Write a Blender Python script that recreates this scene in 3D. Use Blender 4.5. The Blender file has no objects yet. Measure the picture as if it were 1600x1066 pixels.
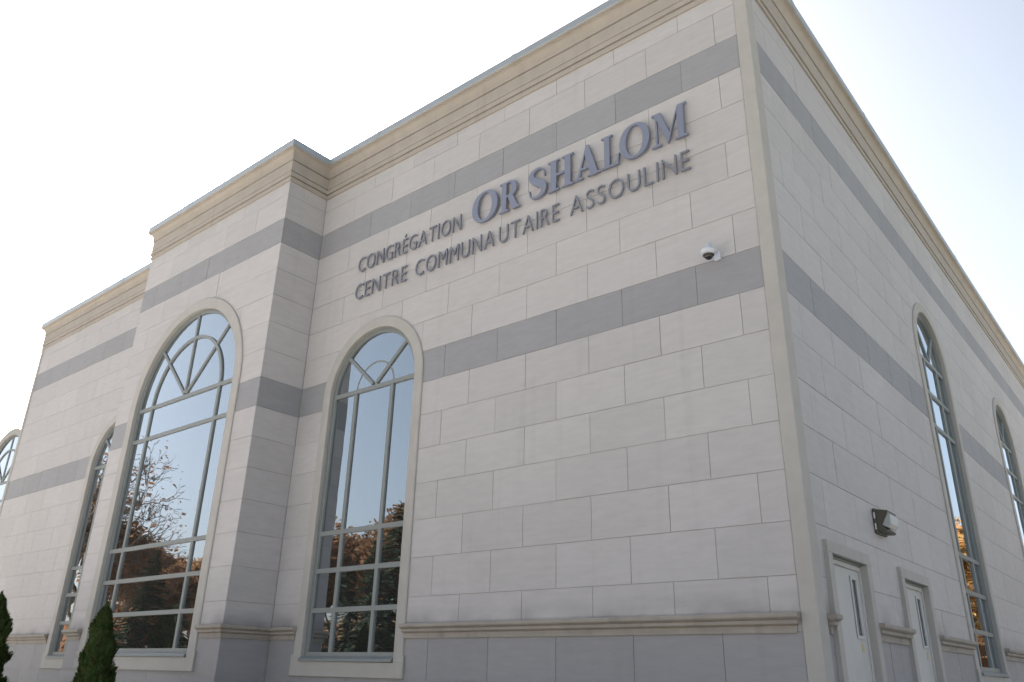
import bpy, bmesh, math, random
from mathutils import Vector, Matrix, Quaternion
random.seed(7)
U = 0.48            # metres per wall course
GZ = 19.0           # courses from the datum joint down to the ground
D2R = math.radians

scene = bpy.context.scene
# ------------------------------------------------------------------ camera
def W(x, y, z):     # course units -> metres, ground at z = 0
    return Vector((x*U, y*U, (z+GZ)*U))

RR = [[0.7711781918248353, 0.6362292564252349, 0.02228294689213707],
      [-0.22981808316612334, 0.31086461533632936, -0.9222509634484456],
      [-0.593690024426429, 0.7060988062588458, 0.38594900012327715]]
cd = bpy.data.cameras.new('camera'); cam = bpy.data.objects.new('camera', cd)
scene.collection.objects.link(cam); scene.camera = cam
cd.sensor_width = 36; cd.sensor_fit = 'HORIZONTAL'; cd.lens = 1252.675/1600*36
cd.clip_start = 0.1; cd.clip_end = 2000
X, Y_, Z_ = Vector(RR[0]), -Vector(RR[1]), -Vector(RR[2])
M = Matrix((X, Y_, Z_)).transposed().to_4x4()
M.translation = W(5.48267, -15.28157, -15.86958)
cam.matrix_world = M

# ------------------------------------------------------------------ sky and sun
SUN = Vector((-0.7578, 0.4033, 0.5129)).normalized()
EL = math.asin(SUN.z)
world = bpy.data.worlds.new('World'); scene.world = world; world.use_nodes = True
wn = world.node_tree; bg = wn.nodes['Background']
sky = wn.nodes.new('ShaderNodeTexSky'); sky.sky_type = 'NISHITA'; sky.sun_disc = False
sky.sun_elevation = EL
sky.sun_rotation = math.atan2(SUN.x, SUN.y)
sky.air_density = 0.75; sky.dust_density = 3.8; sky.ozone_density = 0.5; sky.altitude = 50
hs = wn.nodes.new('ShaderNodeHueSaturation'); hs.inputs['Saturation'].default_value = 0.64; hs.inputs['Value'].default_value = 0.70; hs.inputs['Hue'].default_value = 0.485
wn.links.new(sky.outputs['Color'], hs.inputs['Color']); wn.links.new(hs.outputs['Color'], bg.inputs['Color']); bg.inputs['Strength'].default_value = 0.05
sl = bpy.data.lights.new('sun', 'SUN'); sl.energy = 5.0; sl.angle = D2R(0.53); sl.color = (1.0, 0.94, 0.87)
so = bpy.data.objects.new('sun', sl); scene.collection.objects.link(so)
so.rotation_euler = (-SUN).to_track_quat('-Z', 'Y').to_euler(); so.location = (-30, 20, 40)
scene.view_settings.view_transform = 'Standard'; scene.view_settings.look = 'None'
scene.view_settings.gamma = 1; scene.view_settings.use_curve_mapping = False
scene.view_settings.exposure = 3.06

# ------------------------------------------------------------------ materials
def mat(name, col, rough=0.7, metal=0.0, var=0.0, scale=6.0, bump=0.0, bscale=60.0, obj_var=0.0, stretch=(1, 1, 1), spec=0.4, dirt=0.0, island=False, soot=0):
    m = bpy.data.materials.new(name); m.use_nodes = True
    n = m.node_tree; L = n.links; b = n.nodes['Principled BSDF']
    b.inputs['Roughness'].default_value = rough; b.inputs['Metallic'].default_value = metal
    b.inputs['Specular IOR Level'].default_value = spec
    b.inputs['Base Color'].default_value = (*col, 1)
    geo = n.nodes.new('ShaderNodeNewGeometry')
    mp = n.nodes.new('ShaderNodeMapping'); mp.inputs['Scale'].default_value = stretch
    L.new(geo.outputs['Position'], mp.inputs['Vector'])
    cur = None
    def mul(colsock, facsock):
        mx = n.nodes.new('ShaderNodeMix'); mx.data_type = 'RGBA'; mx.blend_type = 'MULTIPLY'
        mx.inputs['Factor'].default_value = 1
        if colsock is None: mx.inputs['A'].default_value = (*col, 1)
        else: L.new(colsock, mx.inputs['A'])
        L.new(facsock, mx.inputs['B']); return mx.outputs['Result']
    if var > 0:
        t = n.nodes.new('ShaderNodeTexNoise'); t.inputs['Scale'].default_value = scale; t.inputs['Detail'].default_value = 6
        t.inputs['Roughness'].default_value = 0.62; L.new(mp.outputs['Vector'], t.inputs['Vector'])
        r = n.nodes.new('ShaderNodeMapRange'); r.inputs['From Min'].default_value = 0.3; r.inputs['From Max'].default_value = 0.7
        r.inputs['To Min'].default_value = 1-var; r.inputs['To Max'].default_value = 1+var*0.6
        L.new(t.outputs['Fac'], r.inputs['Value']); cur = mul(cur, r.outputs['Result'])
        # broad, soft unevenness
        t2 = n.nodes.new('ShaderNodeTexNoise'); t2.inputs['Scale'].default_value = 0.55; t2.inputs['Detail'].default_value = 3
        L.new(geo.outputs['Position'], t2.inputs['Vector'])
        r2 = n.nodes.new('ShaderNodeMapRange'); r2.inputs['From Min'].default_value = 0.3; r2.inputs['From Max'].default_value = 0.7
        r2.inputs['To Min'].default_value = 1-var*0.5; r2.inputs['To Max'].default_value = 1+var*0.3
        L.new(t2.outputs['Fac'], r2.inputs['Value']); cur = mul(cur, r2.outputs['Result'])
    if obj_var > 0:
        r = n.nodes.new('ShaderNodeMapRange'); r.inputs['To Min'].default_value = 1-obj_var; r.inputs['To Max'].default_value = 1+obj_var
        if island: L.new(geo.outputs['Random Per Island'], r.inputs['Value'])
        else:
            oi = n.nodes.new('ShaderNodeObjectInfo'); L.new(oi.outputs['Random'], r.inputs['Value'])
        cur = mul(cur, r.outputs['Result'])
    if dirt > 0:      # rain streaks: noise drawn out vertically
        m3 = n.nodes.new('ShaderNodeMapping'); m3.inputs['Scale'].default_value = (5, 5, 0.35)
        L.new(geo.outputs['Position'], m3.inputs['Vector'])
        t = n.nodes.new('ShaderNodeTexNoise'); t.inputs['Scale'].default_value = 1.0; t.inputs['Detail'].default_value = 5
        L.new(m3.outputs['Vector'], t.inputs['Vector'])
        r = n.nodes.new('ShaderNodeMapRange'); r.inputs['From Min'].default_value = 0.58; r.inputs['From Max'].default_value = 0.8
        r.inputs['To Min'].default_value = 1; r.inputs['To Max'].default_value = 1-dirt
        L.new(t.outputs['Fac'], r.inputs['Value']); cur = mul(cur, r.outputs['Result'])
    if soot:         # grime that has splashed up above the belt moulding
        sp = n.nodes.new('ShaderNodeSeparateXYZ'); L.new(geo.outputs['Position'], sp.inputs[0])
        zr = n.nodes.new('ShaderNodeMapRange'); zr.inputs['From Min'].default_value = (GZ-14.66)*U; zr.inputs['From Max'].default_value = (GZ-14.2)*U
        zr.inputs['To Min'].default_value = 1; zr.inputs['To Max'].default_value = 0; L.new(sp.outputs['Z'], zr.inputs['Value'])
        t = n.nodes.new('ShaderNodeTexNoise'); t.inputs['Scale'].default_value = 1.6; t.inputs['Detail'].default_value = 8; L.new(geo.outputs['Position'], t.inputs['Vector'])
        r4 = n.nodes.new('ShaderNodeMapRange'); r4.inputs['From Min'].default_value = 0.38; r4.inputs['From Max'].default_value = 0.68; L.new(t.outputs['Fac'], r4.inputs['Value'])
        m5 = n.nodes.new('ShaderNodeMath'); m5.operation = 'MULTIPLY'; L.new(zr.outputs['Result'], m5.inputs[0]); L.new(r4.outputs['Result'], m5.inputs[1])
        m6 = n.nodes.new('ShaderNodeMath'); m6.operation = 'MULTIPLY_ADD'; m6.inputs[1].default_value = -soot; m6.inputs[2].default_value = 1; L.new(m5.outputs[0], m6.inputs[0])
        cur = mul(cur, m6.outputs[0])
    if cur is not None: L.new(cur, b.inputs['Base Color'])
    if bump > 0:
        t = n.nodes.new('ShaderNodeTexNoise'); t.inputs['Scale'].default_value = bscale; t.inputs['Detail'].default_value = 4
        L.new(mp.outputs['Vector'], t.inputs['Vector'])
        bp = n.nodes.new('ShaderNodeBump'); bp.inputs['Strength'].default_value = bump; bp.inputs['Distance'].default_value = 0.01
        L.new(t.outputs['Fac'], bp.inputs['Height']); L.new(bp.outputs['Normal'], b.inputs['Normal'])
    return m

def stonemat(name, col, island):
    return mat(name, col, 0.62, var=0.07, scale=3.2, bump=0.2, bscale=26, obj_var=0.04, stretch=(1, 1, 4.5), dirt=0.08, island=island, soot=0.45 if name == 'pale_stone' else 0)
ST = {}
for isl in (False, True):
    ST['light', isl] = stonemat('pale_stone', (0.465, 0.438, 0.438), isl)
    ST['band', isl] = stonemat('grey_stone', (0.293, 0.286, 0.300), isl)
    ST['base', isl] = stonemat('base_stone', (0.305, 0.293, 0.305), isl)
JOINT = mat('joint_mortar', (0.35, 0.33, 0.325), 0.9, var=0.1)
TRIM = mat('cream_trim', (0.412, 0.388, 0.366), 0.7, var=0.07, scale=4, bump=0.3, bscale=120, dirt=0.10)
CORN = mat('cornice_plaster', (0.385, 0.338, 0.297), 0.7, var=0.07, scale=4, bump=0.3, bscale=110, dirt=0.12)
SILLC = mat('belt_plaster', (0.34, 0.30, 0.265), 0.75, var=0.12, scale=5, bump=0.3, bscale=110, dirt=0.3)
FLASH = mat('coping_metal', (0.36, 0.385, 0.41), 0.38, metal=0.35, var=0.04)
FRAME = mat('window_aluminium', (0.225, 0.238, 0.234), 0.5, metal=0.08, var=0.04, scale=8)
DOORM = mat('door_paint', (0.50, 0.49, 0.48), 0.5, var=0.05, scale=3, bump=0.08, bscale=200, dirt=0.08)
BIGL = mat('blue_letter_metal', (0.235, 0.247, 0.315), 0.42, metal=0.3, var=0.03)
SMALLL = mat('grey_letter_metal', (0.22, 0.22, 0.25), 0.45, metal=0.3, var=0.03)
BRONZE = mat('bronze_paint', (0.085, 0.078, 0.062), 0.5, metal=0.2, var=0.06)
WHITEP = mat('white_plastic', (0.58, 0.60, 0.66), 0.35, spec=0.5)
DARKP = mat('dark_plastic', (0.025, 0.024, 0.024), 0.15, spec=0.6)
LENS = mat('prismatic_lens', (0.36, 0.375, 0.38), 0.16, spec=0.8, bump=0.9, bscale=90)
BRASS = mat('yellow_plate', (0.52, 0.42, 0.22), 0.5)
ASPH = mat('asphalt', (0.055, 0.055, 0.057), 0.9, var=0.2, scale=2, bump=0.4, bscale=80)
LOT = mat('worn_concrete', (0.37, 0.36, 0.345), 0.9, var=0.15, scale=2, bump=0.4, bscale=60)
GRASS = mat('grass', (0.12, 0.13, 0.06), 0.9, var=0.4, scale=1.5, bump=0.6, bscale=40)
CONC = mat('concrete', (0.36, 0.35, 0.33), 0.85, var=0.12, scale=3, bump=0.3, bscale=60)
ROOFM = mat('roof_membrane', (0.25, 0.25, 0.25), 0.9, var=0.1)
BARK = mat('bark', (0.09, 0.07, 0.055), 0.9, var=0.3, scale=9, stretch=(4, 4, 1), bump=0.5, bscale=20)
WHITELINE = mat('road_paint', (0.7, 0.7, 0.68), 0.7, var=0.1)

def glassmat():
    m = bpy.data.materials.new('mirror_glass'); m.use_nodes = True
    n = m.node_tree; L = n.links; n.nodes.remove(n.nodes['Principled BSDF']); out = n.nodes['Material Output']
    g = n.nodes.new('ShaderNodeBsdfGlossy'); g.inputs['Roughness'].default_value = 0.012
    g.inputs['Color'].default_value = (0.80, 0.88, 0.95, 1)
    d = n.nodes.new('ShaderNodeBsdfDiffuse'); d.inputs['Color'].default_value = (0.035, 0.033, 0.032, 1)
    fr = n.nodes.new('ShaderNodeFresnel'); fr.inputs['IOR'].default_value = 1.5
    r = n.nodes.new('ShaderNodeMapRange'); r.inputs['From Max'].default_value = 0.5
    r.inputs['To Min'].default_value = 0.38; r.inputs['To Max'].default_value = 0.95
    mx = n.nodes.new('ShaderNodeMixShader')
    geo = n.nodes.new('ShaderNodeNewGeometry'); oi = n.nodes.new('ShaderNodeObjectInfo')
    va = n.nodes.new('ShaderNodeVectorMath'); va.operation = 'ADD'
    vs = n.nodes.new('ShaderNodeMath'); vs.operation = 'MULTIPLY'; vs.inputs[1].default_value = 37.0
    L.new(oi.outputs['Random'], vs.inputs[0]); L.new(geo.outputs['Position'], va.inputs[0]); L.new(vs.outputs[0], va.inputs[1])
    t = n.nodes.new('ShaderNodeTexNoise'); t.inputs['Scale'].default_value = 1.3; t.inputs['Detail'].default_value = 2.2
    L.new(va.outputs[0], t.inputs['Vector'])
    bp = n.nodes.new('ShaderNodeBump'); bp.inputs['Strength'].default_value = 1.0; bp.inputs['Distance'].default_value = 0.0022
    L.new(t.outputs['Fac'], bp.inputs['Height'])
    for x in (g, fr): L.new(bp.outputs['Normal'], x.inputs['Normal'])
    L.new(fr.outputs['Fac'], r.inputs['Value']); L.new(r.outputs['Result'], mx.inputs['Fac'])
    L.new(d.outputs[0], mx.inputs[1]); L.new(g.outputs[0], mx.inputs[2]); L.new(mx.outputs[0], out.inputs['Surface'])
    return m
GLASS = glassmat()

def leafmat(name, cols, trans=0.35):
    m = bpy.data.materials.new(name); m.use_nodes = True
    n = m.node_tree; L = n.links; n.nodes.remove(n.nodes['Principled BSDF']); out = n.nodes['Material Output']
    geo = n.nodes.new('ShaderNodeNewGeometry'); cr = n.nodes.new('ShaderNodeValToRGB')
    e = cr.color_ramp.elements
    while len(e) < len(cols): e.new(0.5)
    for i, c in enumerate(cols): e[i].position = i/(len(cols)-1); e[i].color = (*c, 1)
    L.new(geo.outputs['Random Per Island'], cr.inputs['Fac'])
    d = n.nodes.new('ShaderNodeBsdfDiffuse'); t = n.nodes.new('ShaderNodeBsdfTranslucent'); mx = n.nodes.new('ShaderNodeMixShader')
    mx.inputs['Fac'].default_value = trans
    for s in (d, t): L.new(cr.outputs['Color'], s.inputs['Color'])
    L.new(d.outputs[0], mx.inputs[1]); L.new(t.outputs[0], mx.inputs[2]); L.new(mx.outputs[0], out.inputs['Surface'])
    return m
LF_ORANGE = leafmat('orange_leaves', [(0.10, 0.052, 0.032), (0.17, 0.085, 0.045), (0.20, 0.12, 0.06), (0.12, 0.07, 0.042)])
LF_YELLOW = leafmat('yellow_leaves', [(0.26, 0.13, 0.045), (0.32, 0.19, 0.065), (0.24, 0.10, 0.035), (0.15, 0.12, 0.05)])
LF_RUST = leafmat('rust_leaves', [(0.10, 0.05, 0.035), (0.16, 0.08, 0.045), (0.13, 0.085, 0.05), (0.20, 0.09, 0.045)])
LF_PINE = leafmat('conifer_needles', [(0.020, 0.035, 0.022), (0.035, 0.055, 0.035), (0.05, 0.07, 0.05), (0.03, 0.045, 0.025)], 0.1)
LF_CEDAR = leafmat('cedar_sprays', [(0.028, 0.052, 0.018), (0.048, 0.082, 0.026), (0.072, 0.110, 0.038), (0.070, 0.062, 0.028), (0.036, 0.066, 0.020)], 0.2)

# ------------------------------------------------------------------ helpers
COL = scene.collection
def link(o, parent=None):
    COL.objects.link(o)
    if parent is not None: o.parent = parent
    return o
def tag(o, label=None, cat=None, group=None, kind=None):
    if label: o['label'] = label
    if cat: o['category'] = cat
    if group: o['group'] = group
    if kind: o['kind'] = kind
    return o
def empty(name, loc, label, cat, group=None):
    o = bpy.data.objects.new(name, None); o.location = loc; o.empty_display_size = 0.3; link(o)
    return tag(o, label, cat, group)

class MB:
    """collects faces in course units; build() makes one mesh object in metres"""
    def __init__(s): s.v = []; s.f = []; s.m = []
    def poly(s, pts, m=0):
        i = len(s.v); s.v += [tuple(p) for p in pts]; s.f.append(tuple(range(i, i+len(pts)))); s.m.append(m)
    def box(s, a, b, m=0, bottom=True):
        (x0, y0, z0), (x1, y1, z1) = a, b
        x0, x1 = min(x0, x1), max(x0, x1); y0, y1 = min(y0, y1), max(y0, y1); z0, z1 = min(z0, z1), max(z0, z1)
        i = len(s.v)
        s.v += [(x0, y0, z0), (x1, y0, z0), (x1, y1, z0), (x0, y1, z0), (x0, y0, z1), (x1, y0, z1), (x1, y1, z1), (x0, y1, z1)]
        F = [(0, 1, 5, 4), (1, 2, 6, 5), (2, 3, 7, 6), (3, 0, 4, 7), (4, 5, 6, 7), (3, 2, 1, 0)]
        for f in F: s.f.append(tuple(i+k for k in f)); s.m.append(m)
    def grid(s, rows, closed=False, m=0):
        n = len(rows[0]); i = len(s.v)
        for r in rows: s.v += [tuple(p) for p in r]
        for a in range(len(rows)-1):
            for b in range(n if closed else n-1):
                c = (b+1) % n
                s.f.append((i+a*n+b, i+a*n+c, i+(a+1)*n+c, i+(a+1)*n+b)); s.m.append(m)
    def mesh(s, name, mats):
        me = bpy.data.meshes.new(name)
        me.from_pydata([(x*U, y*U, z*U) for x, y, z in s.v], [], s.f)
        for m in (mats if isinstance(mats, (list, tuple)) else [mats]): me.materials.append(m)
        if any(s.m): me.polygons.foreach_set('material_index', s.m)
        me.update(); return me
    def build(s, name, mats, parent=None, frame=None, smooth=False, bevel=0, merge=False):
        me = s.mesh(name, mats)
        if merge or bevel or smooth:
            bm = bmesh.new(); bm.from_mesh(me); bmesh.ops.remove_doubles(bm, verts=bm.verts, dist=1e-5)
            bmesh.ops.recalc_face_normals(bm, faces=bm.faces); bm.to_mesh(me); bm.free()
        if smooth:
            for p in me.polygons: p.use_smooth = True
        o = bpy.data.objects.new(name, me)
        if frame and (parent is None or parent is building): frame.place(o)     # sub-parts share their part's frame
        link(o, parent)
        if bevel:
            b = o.modifiers.new('edge', 'BEVEL'); b.width = bevel*U; b.segments = 2; b.limit_method = 'ANGLE'; b.angle_limit = D2R(40)
        return o

class Frame:
    """wall plane: local x = along wall, local -y = outward, local z = up (courses, datum joint = 0)"""
    def __init__(s, org, rz): s.org = org; s.rz = rz
    def place(s, o, at=(0, 0, 0)):
        c, n = math.cos(s.rz), math.sin(s.rz)
        x = s.org[0]+at[0]*c-at[1]*n; y = s.org[1]+at[0]*n+at[1]*c
        o.location = W(x, y, at[2]); o.rotation_euler = (0, 0, s.rz)

XB0, XB1, YB = -26.65, -16.657, -1.66
XL = -42.0
SIDE_END = 52.0
FR = Frame((0, 0), 0)                       # front wall, s = x
FB = Frame((0, YB), 0)                      # bay front
FS = Frame((0, 0), math.pi/2)               # right side wall, s = y
FBS = Frame((XB1, 0), math.pi/2)            # bay's right cheek, s = y from YB to 0
FBL = Frame((XB0, 0), -math.pi/2)           # bay's left cheek, s = -y from 0 to 1.66

building = empty('building', W(0, 0, -GZ), 'large pale stone hall with grey bands, arched windows and a cream cornice', 'building')
def P(o):      # parent keeps world placement (the empty sits unrotated at the corner)
    return o
# children are placed in world space, so the building empty sits at the origin of the corner on the ground
building.location = (0, 0, 0)

# ------------------------------------------------------------------ 2D clipping
def clip(poly, p, n, keep_out):
    """keep the side where dot(q-p,n) >= 0 (outside) or <= 0"""
    out = []; sgn = 1 if keep_out else -1
    for i in range(len(poly)):
        a, b = poly[i], poly[(i+1) % len(poly)]
        da = sgn*((a[0]-p[0])*n[0]+(a[1]-p[1])*n[1]); db = sgn*((b[0]-p[0])*n[0]+(b[1]-p[1])*n[1])
        if da >= -1e-9: out.append(a)
        if (da > 1e-9 and db < -1e-9) or (da < -1e-9 and db > 1e-9):
            t = da/(da-db); out.append((a[0]+t*(b[0]-a[0]), a[1]+t*(b[1]-a[1])))
    return out if len(out) > 2 else []
def area(p): return 0.5*abs(sum(p[i][0]*p[(i+1) % len(p)][1]-p[(i+1) % len(p)][0]*p[i][1] for i in range(len(p))))
def subtract(poly, cv):
    """poly minus convex CCW polygon cv -> list of convex pieces"""
    xs = [q[0] for q in poly]; ys = [q[1] for q in poly]
    if max(xs) <= min(q[0] for q in cv) or min(xs) >= max(q[0] for q in cv) or max(ys) <= min(q[1] for q in cv) or min(ys) >= max(q[1] for q in cv):
        return [poly]
    pieces = []; rest = poly
    for i in range(len(cv)):
        a, b = cv[i], cv[(i+1) % len(cv)]
        n = (b[1]-a[1], -(b[0]-a[0]))
        o = clip(rest, a, n, True)
        if o and area(o) > 1e-4: pieces.append(o)
        rest = clip(rest, a, n, False)
        if not rest or area(rest) < 1e-5: return pieces if rest == [] or area(rest) < 1e-5 else pieces
    return pieces
def arch(s0, r, zb, zs, n=22):
    """CCW arch outline: bottom, up the right, over, down the left"""
    pts = [(s0-r, zb), (s0+r, zb)]
    pts += [(s0+r*math.cos(math.pi*i/n), zs+r*math.sin(math.pi*i/n)) for i in range(n+1)]
    return pts
def rect(a, b, c, d): return [(a, b), (c, b), (c, d), (a, d)]

# ------------------------------------------------------------------ openings
# name, frame, centre, half opening, outer half, bottom, spring
WINR = dict(s0=-13.05, r=1.96, R=2.31, zb=-15.55, zs=-7.62)
WINB = dict(s0=-21.69, r=3.40, R=3.82, zb=-15.50, zs=-6.68)
WINL = dict(s0=-30.05, r=1.96, R=2.31, zb=-15.55, zs=-7.62)
WS1 = dict(s0=14.15, r=1.86, R=2.21, zb=-15.50, zs=-5.45)
WS2 = dict(s0=27.0, r=1.86, R=2.21, zb=-15.50, zs=-5.45)
WS3 = dict(s0=39.85, r=1.86, R=2.21, zb=-15.50, zs=-5.45)
DOOR1 = dict(a=0.73, b=3.29, top=-13.27)
DOOR2 = dict(a=5.58, b=8.12, top=-13.27)
def wcut(w, m): return arch(w['s0'], w['R']-m, w['zb']-0.42, w['zs'])
OP = {'R': [WINR], 'B': [WINB], 'L': [WINL], 'S': [WS1, WS2, WS3]}

# ------------------------------------------------------------------ stone blocks
L2 = 2.0036; X0 = -1.8746
GAP = 0.0065
CAMU = Vector((5.48267, -15.28157, -15.86958))
blocks = []       # (visible size, frame, rect, cuts, kind)
def course_kind(k): return 'base' if k >= 15 else ('band' if k in (1, 7) else 'light')
def add_wall(frame, a, b, phase, cuts, rows=range(-1, 19), ma=0.12, mb=0.12):
    for k in rows:
        zt, zb = (-k, -(k+1)) if k >= 0 else (0.56, 0.0)
        ph = phase if k % 2 else phase+L2/2
        n0 = math.floor((a-ph)/L2)-1
        xs = [a]+[ph+i*L2 for i in range(n0, n0+60) if a+ma < ph+i*L2 < b-mb]+[b]
        for s0, s1 in zip(xs[:-1], xs[1:]):
            r = rect(s0+GAP, zb+GAP, s1-GAP, zt-GAP)
            pcs = [r]
            for c in cuts:
                nx = []
                for q in pcs: nx += subtract(q, c)
                pcs = nx
            if sum(area(q) for q in pcs) < 0.02: continue
            blocks.append((frame, r, pcs, course_kind(k), len(pcs) == 1 and pcs[0] is r))
def proj_area(frame, r):
    c, n = math.cos(frame.rz), math.sin(frame.rz)
    pp = []
    for s, z in r:
        w = Vector((frame.org[0]+s*c, frame.org[1]+s*n, z))-CAMU
        q = [sum(RR[i][j]*w[j] for j in range(3)) for i in range(3)]
        if q[2] < 0.5: return 0
        pp.append((800+1252.7*q[0]/q[2], 533+1252.7*q[1]/q[2]))
    if max(q[0] for q in pp) < 0 or min(q[0] for q in pp) > 1600 or min(q[1] for q in pp) > 1066 or max(q[1] for q in pp) < 0: return 0
    return area(pp)
cm = 0.12
add_wall(FR, XB1+0.0, -0.30, X0, [wcut(WINR, cm)], ma=0.9)
add_wall(FR, XL+0.25, XB0, X0+0.35, [wcut(WINL, cm)])
add_wall(FB, XB0+0.0, XB1-0.0, -23.5, [wcut(WINB, cm)], ma=0.95, mb=0.95)
add_wall(FBS, YB, 0.0-0.012, 50, [], ma=9)
add_wall(FBL, 0.012, -YB, 50, [], ma=9)
dcut = [rect(d['a']+0.1, -20, d['b']-0.1, d['top']-0.1) for d in (DOOR1, DOOR2)]
add_wall(FS, 0.42, SIDE_END, 4.13, [wcut(WS1, cm), wcut(WS2, cm), wcut(WS3, cm)]+dcut)
order = sorted(range(len(blocks)), key=lambda i: -proj_area(blocks[i][0], blocks[i][1]))
single = set(order[:296])
TH = 0.03
def block_faces(mb, r, pcs, mi=0):
    (a, b), (c, d) = r[0], r[2]
    for q in pcs:
        mb.poly([(x, 0, z) for x, z in q], mi)
        for i in range(len(q)):
            p0, p1 = q[i], q[(i+1) % len(q)]
            on = any(abs(p0[k]-e) < 1e-6 and abs(p1[k]-e) < 1e-6 for k, e in ((0, a), (0, c), (1, b), (1, d)))
            if on: mb.poly([(p0[0], 0, p0[1]), (p0[0], TH, p0[1]), (p1[0], TH, p1[1]), (p1[0], 0, p1[1])], mi)
shared = {}
rest = {}
KI = {'light': 0, 'band': 1, 'base': 2}
for i, (frame, r, pcs, kind, whole) in enumerate(blocks):
    if i in single:
        w_, h_ = r[1][0]-r[0][0], r[2][1]-r[1][1]
        jit = random.uniform(-0.004, 0.003)
        if whole:
            key = (round(w_, 3), round(h_, 3), kind)
            if key not in shared:
                mb = MB(); rr = rect(0, 0, w_, h_); block_faces(mb, rr, [rr]); shared[key] = mb.mesh('stone_block', ST[kind, False])
            o = bpy.data.objects.new('stone_block', shared[key])
        else:
            mb = MB(); sh = lambda q: [(x-r[0][0], z-r[0][1]) for x, z in q]
            block_faces(mb, sh(r), [sh(q) for q in pcs]); o = bpy.data.objects.new('stone_block', mb.mesh('stone_block', ST[kind, False]))
        frame.place(o, (r[0][0], jit, r[0][1])); link(o, building)
    else:
        rest.setdefault(id(frame), (frame, MB()))[1]
        block_faces(rest[id(frame)][1], r, pcs, KI[kind])
# far and hidden blocks: one joined part
jm = MB()
for frame, mb in rest.values():
    c, n = math.cos(frame.rz), math.sin(frame.rz); i0 = len(jm.v)
    jm.v += [(frame.org[0]+x*c-y*n, frame.org[1]+x*n+y*c, z+GZ) for x, y, z in mb.v]
    jm.f += [tuple(i0+k for k in f) for f in mb.f]; jm.m += mb.m
o = jm.build('stone_blocks', [ST['light', True], ST['band', True], ST['base', True]], building); o['kind'] = 'stuff'

# ------------------------------------------------------------------ wall core behind the blocks
def core(frame, a, b, cuts, z0=-19.0, z1=2.0, d=0.015):
    mb = MB(); pcs = [rect(a, z0, b, z1)]
    for c in cuts:
        nx = []
        for q in pcs: nx += subtract(q, c)
        pcs = nx
    for q in pcs: mb.poly([(x, d, z) for x, z in q])
    return mb.build('wall', JOINT, building, frame)
core(FR, XB1-0.02, 0.0, [wcut(WINR, 0.2)]); core(FR, XL, XB0+0.02, [wcut(WINL, 0.2)])
core(FB, XB0+0.024, XB1-0.024, [wcut(WINB, 0.2)]); core(FBS, YB+0.024, 0.02, []); core(FBL, 0, -YB-0.024, [])
core(FS, 0.024, SIDE_END, [wcut(w, 0.2) for w in (WS1, WS2, WS3)]+[rect(d['a']+0.14, -20, d['b']-0.14, d['top']-0.14) for d in (DOOR1, DOOR2)])
mb = MB()      # left flank, back and roof close the volume
mb.poly([(XL, 0, 0), (XL, SIDE_END, 0), (XL, SIDE_END, 21), (XL, 0, 21)])
mb.poly([(XL, SIDE_END, 0), (0, SIDE_END, 0), (0, SIDE_END, 21), (XL, SIDE_END, 21)])
mb.build('wall', ST['light', True], building)
mb = MB(); mb.box((XL+.05, 0.05, 20.6), (-.05, SIDE_END-.05, 20.8)); mb.box((XB0+.05, YB+.05, 20.6), (XB1-.05, 0.05, 20.8))
mb.build('roof', ROOFM, building)

# ------------------------------------------------------------------ corner strips
mb = MB(); mb.box((-0.30, -0.035, -19), (0.035, 0.02, 0.56)); mb.box((0.02, 0.02, -19), (0.035, 0.42, 0.56))
# one L-shaped strip
mb = MB()
pl = [(-0.30, 0.02), (-0.30, -0.035), (0.035, -0.035), (0.035, 0.42), (0.0, 0.42)]
mb.grid([[(x, y, z) for x, y in pl] for z in (0, 19.56)])
mb.build('corner_strip', TRIM, building, bevel=0.03, merge=True)
mb = MB(); pl = [(XL, 0.35), (XL-0.035, 0.35), (XL-0.035, -0.035), (XL+0.25, -0.035), (XL+0.25, 0.02)]
mb.grid([[(x, y, z) for x, y in pl] for z in (0, 19.56)]); mb.build('corner_strip', TRIM, building, bevel=0.03, merge=True)

# ------------------------------------------------------------------ cornice, swept round the plan with mitred corners
PLAN = [(XL, 18.0), (XL, 0), (XB0, 0), (XB0, YB), (XB1, YB), (XB1, 0), (0, 0), (0, SIDE_END)]
def offset(o):
    res = []
    n = len(PLAN)
    for i, (x, y) in enumerate(PLAN):
        def nrm(a, b):
            dx, dy = b[0]-a[0], b[1]-a[1]; l = math.hypot(dx, dy); return (dy/l, -dx/l)
        ns = []
        if i > 0: ns.append(nrm(PLAN[i-1], PLAN[i]))
        if i < n-1: ns.append(nrm(PLAN[i], PLAN[i+1]))
        ox = sum(q[0] for q in ns if abs(q[0]) > .5); oy = sum(q[1] for q in ns if abs(q[1]) > .5)
        ox = max(-1, min(1, ox)); oy = max(-1, min(1, oy))
        res.append((x+ox*o, y+oy*o))
    return res
def sweep(name, prof, m, smooth_from=None):
    mb = MB(); rows = [[(x, y, z+GZ) for x, y in offset(o)] for o, z in prof]
    mb.grid(rows)
    me_o = mb.build(name, m, building, merge=True)
    return me_o
cyma = [(0.075+0.15*(1-math.cos(math.pi/2*t/8)), 1.46+0.325*math.sin(math.pi/2*t/8)) for t in range(9)]
sweep('cornice', [(-0.01, 0.54), (0.045, 0.54), (0.045, 0.705), (-0.015, 0.71), (-0.015, 0.742), (0.075, 0.745), (0.075, 0.915), (0.0, 0.92), (0.0, 0.955), (0.06, 0.96),
                  (0.06, 1.385), (0.0, 1.39), (0.0, 1.42), (0.085, 1.425), (0.085, 1.455)]+cyma+[(0.225, 1.795), (0.225, 1.815), (0.265, 1.82), (0.265, 1.90), (0.0, 1.905)], CORN)
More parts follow.
